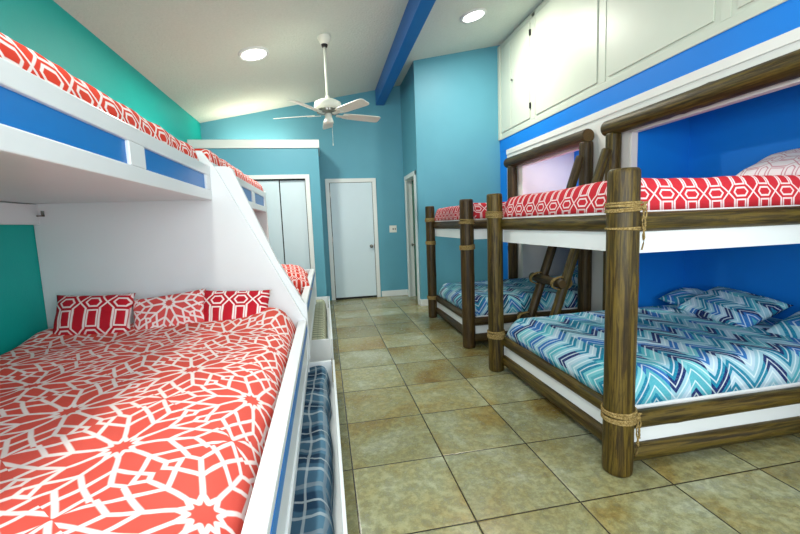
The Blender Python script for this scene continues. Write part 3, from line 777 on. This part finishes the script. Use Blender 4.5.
L1 = log_bunk(1.63, 3.05, 1.45, 3.28, 'near log bunk bed on the right, with the thick rope-tied post in front', .069, 1, (M['log'], M['log']), NX1)
L2 = log_bunk(3.70, 5.06, 3.665, 5.27, 'far log bunk bed on the right, beside the blue return wall', .066, 60, (M['log_dark'], M['log_dark']), NX2)
lashing(L1, (PX, 1.63), .070, 1.305, 5, .0052, .22)
lashing(L1, (PX, 1.63), .070, 1.205, 2, .004)
lashing(L1, (PX, 1.63), .070, .300, 6, .0058, .22)
lashing(L1, (PX, 3.05), .064, 1.308, 5, .006, .12); lashing(L1, (PX, 3.05), .064, .315, 6, .0062)
for yy, zs in ((3.70, (1.262, 1.012)), (5.06, (1.30, 1.00, .27))):
    for z in zs: lashing(L2, (PX, yy), .067 if yy < 4 else .060, z, 4, .0065)

def bed_dress(yn, yf, xb, tag_, s, quilt_mat_hi, extra):
    mattress(PX+.09, xb-.02, yn+.08, yf-.08, 1.217, 1.36, 'white mattress of the %s log bunk, upper berth' % tag_)
    mattress(PX+.11, xb-.02, yn+.10, yf-.10, .222, .34, 'white mattress of the %s log bunk, lower berth' % tag_)
    quilt('quilt', PX+.045, xb-.012, yn+.035, yf-.035, 1.286, 1.445, .07, quilt_mat_hi, 'red quilt with white trellis pattern on the %s log bunk, upper berth' % tag_, 'quilt', amp=.008, seed=s, nx=40, ny=40, u_off=.02, v_off=.105, freq=3, turn=True)
    quilt('quilt', PX+.065, xb-.012, yn+.045, yf-.045, .296, .470, .11, M['chev'], 'blue, white and navy chevron quilt on the %s log bunk, lower berth' % tag_, 'quilt', amp=.009, seed=s+3, nx=50, ny=50, freq=3)
    for zz, n_ in ((1.2865, 'upper'), (.303, 'lower')):
        mb = MB(); mb.box(PX+.048 if n_ == 'upper' else PX+.068, xb-.02, yn+.036, yf-.036, zz-.03, zz); props(build('fitted_sheet', mb, M['mattress'], bevel=.006), 'white sheet edge below the quilt of the %s log bunk, %s berth' % (tag_, n_), 'sheet')
bed_dress(1.63, 3.05, NX1, 'near', 31, M['trellis_r'], 0)
bed_dress(3.70, 5.06, NX2, 'far', 41, M['trellis_r'], 0)
# pillows of the log bunks
pillow('pillow', (3.02, 1.93, 1.52), (math.radians(8), math.radians(-22), math.radians(4)), .46, .80, .17, M['trellis_pale'], 'pale pink and white trellis pillow on the near log bunk, upper berth', None, 17)
pillow('pillow', (2.97, 2.43, .548), (math.radians(4), math.radians(-24), math.radians(-8)), .40, .60, .15, M['chev_p'], 'blue and white zigzag pillow left of its neighbour, in the lower near log berth', None, 18)
pillow('pillow', (3.0, 1.83, .55), (math.radians(-4), math.radians(-18), math.radians(2)), .44, .46, .15, M['chev'], 'blue chevron pillow cut off by the right edge of the view, lower near log berth', None, 19)
pillow('pillow', (3.10, 2.86, .522), (math.radians(6), math.radians(-10), math.radians(10)), .34, .36, .13, M['chev'], 'dull blue chevron pillow in the far corner of the lower near log berth', None, 23)
pillow('pillow', (3.10, 4.30, .56), (0, math.radians(-25), 0), .44, .66, .16, M['chev'], 'blue chevron pillow on the far log bunk, lower berth behind the ladder', None, 25)

# ladder between the log bunks
LD = root('log_ladder', (2.2, 3.4, 0), 'rustic log ladder leaning between the two log bunks, rungs lashed with rope', 'ladder')
def lx(z): return 1.865 + (z)*.345
pole = {}
for yy, sd in ((3.56, 81), (3.19, 82)):
    log('ladder_pole', (lx(0), yy, 0), (lx(1.85), yy, 1.85), .043, M['log_dark' if sd == 81 else 'log'], LD, sd, 16, 3)
for z in (.29, .68, 1.08, 1.48):
    log('ladder_rung', (lx(z)-.066, 3.12, z), (lx(z)-.066, 3.65, z+.01), .040, M['log_dark'], LD, int(z*100), 16, 2)
    for yy in (3.19, 3.56):
        mb = MB()
        for k in range(3):
            pts = []
            for i in range(26):
                a = 2*PI*i/26
                pts.append((lx(z)-.035+.098*math.cos(a), yy+(k-1)*.013+.004*math.sin(2*a), z+.056*math.sin(a)))
            mb.tube(pts, .006, 6, 0, True)
        build('rope_lashing', mb, M['rope'], LD, smooth=True)
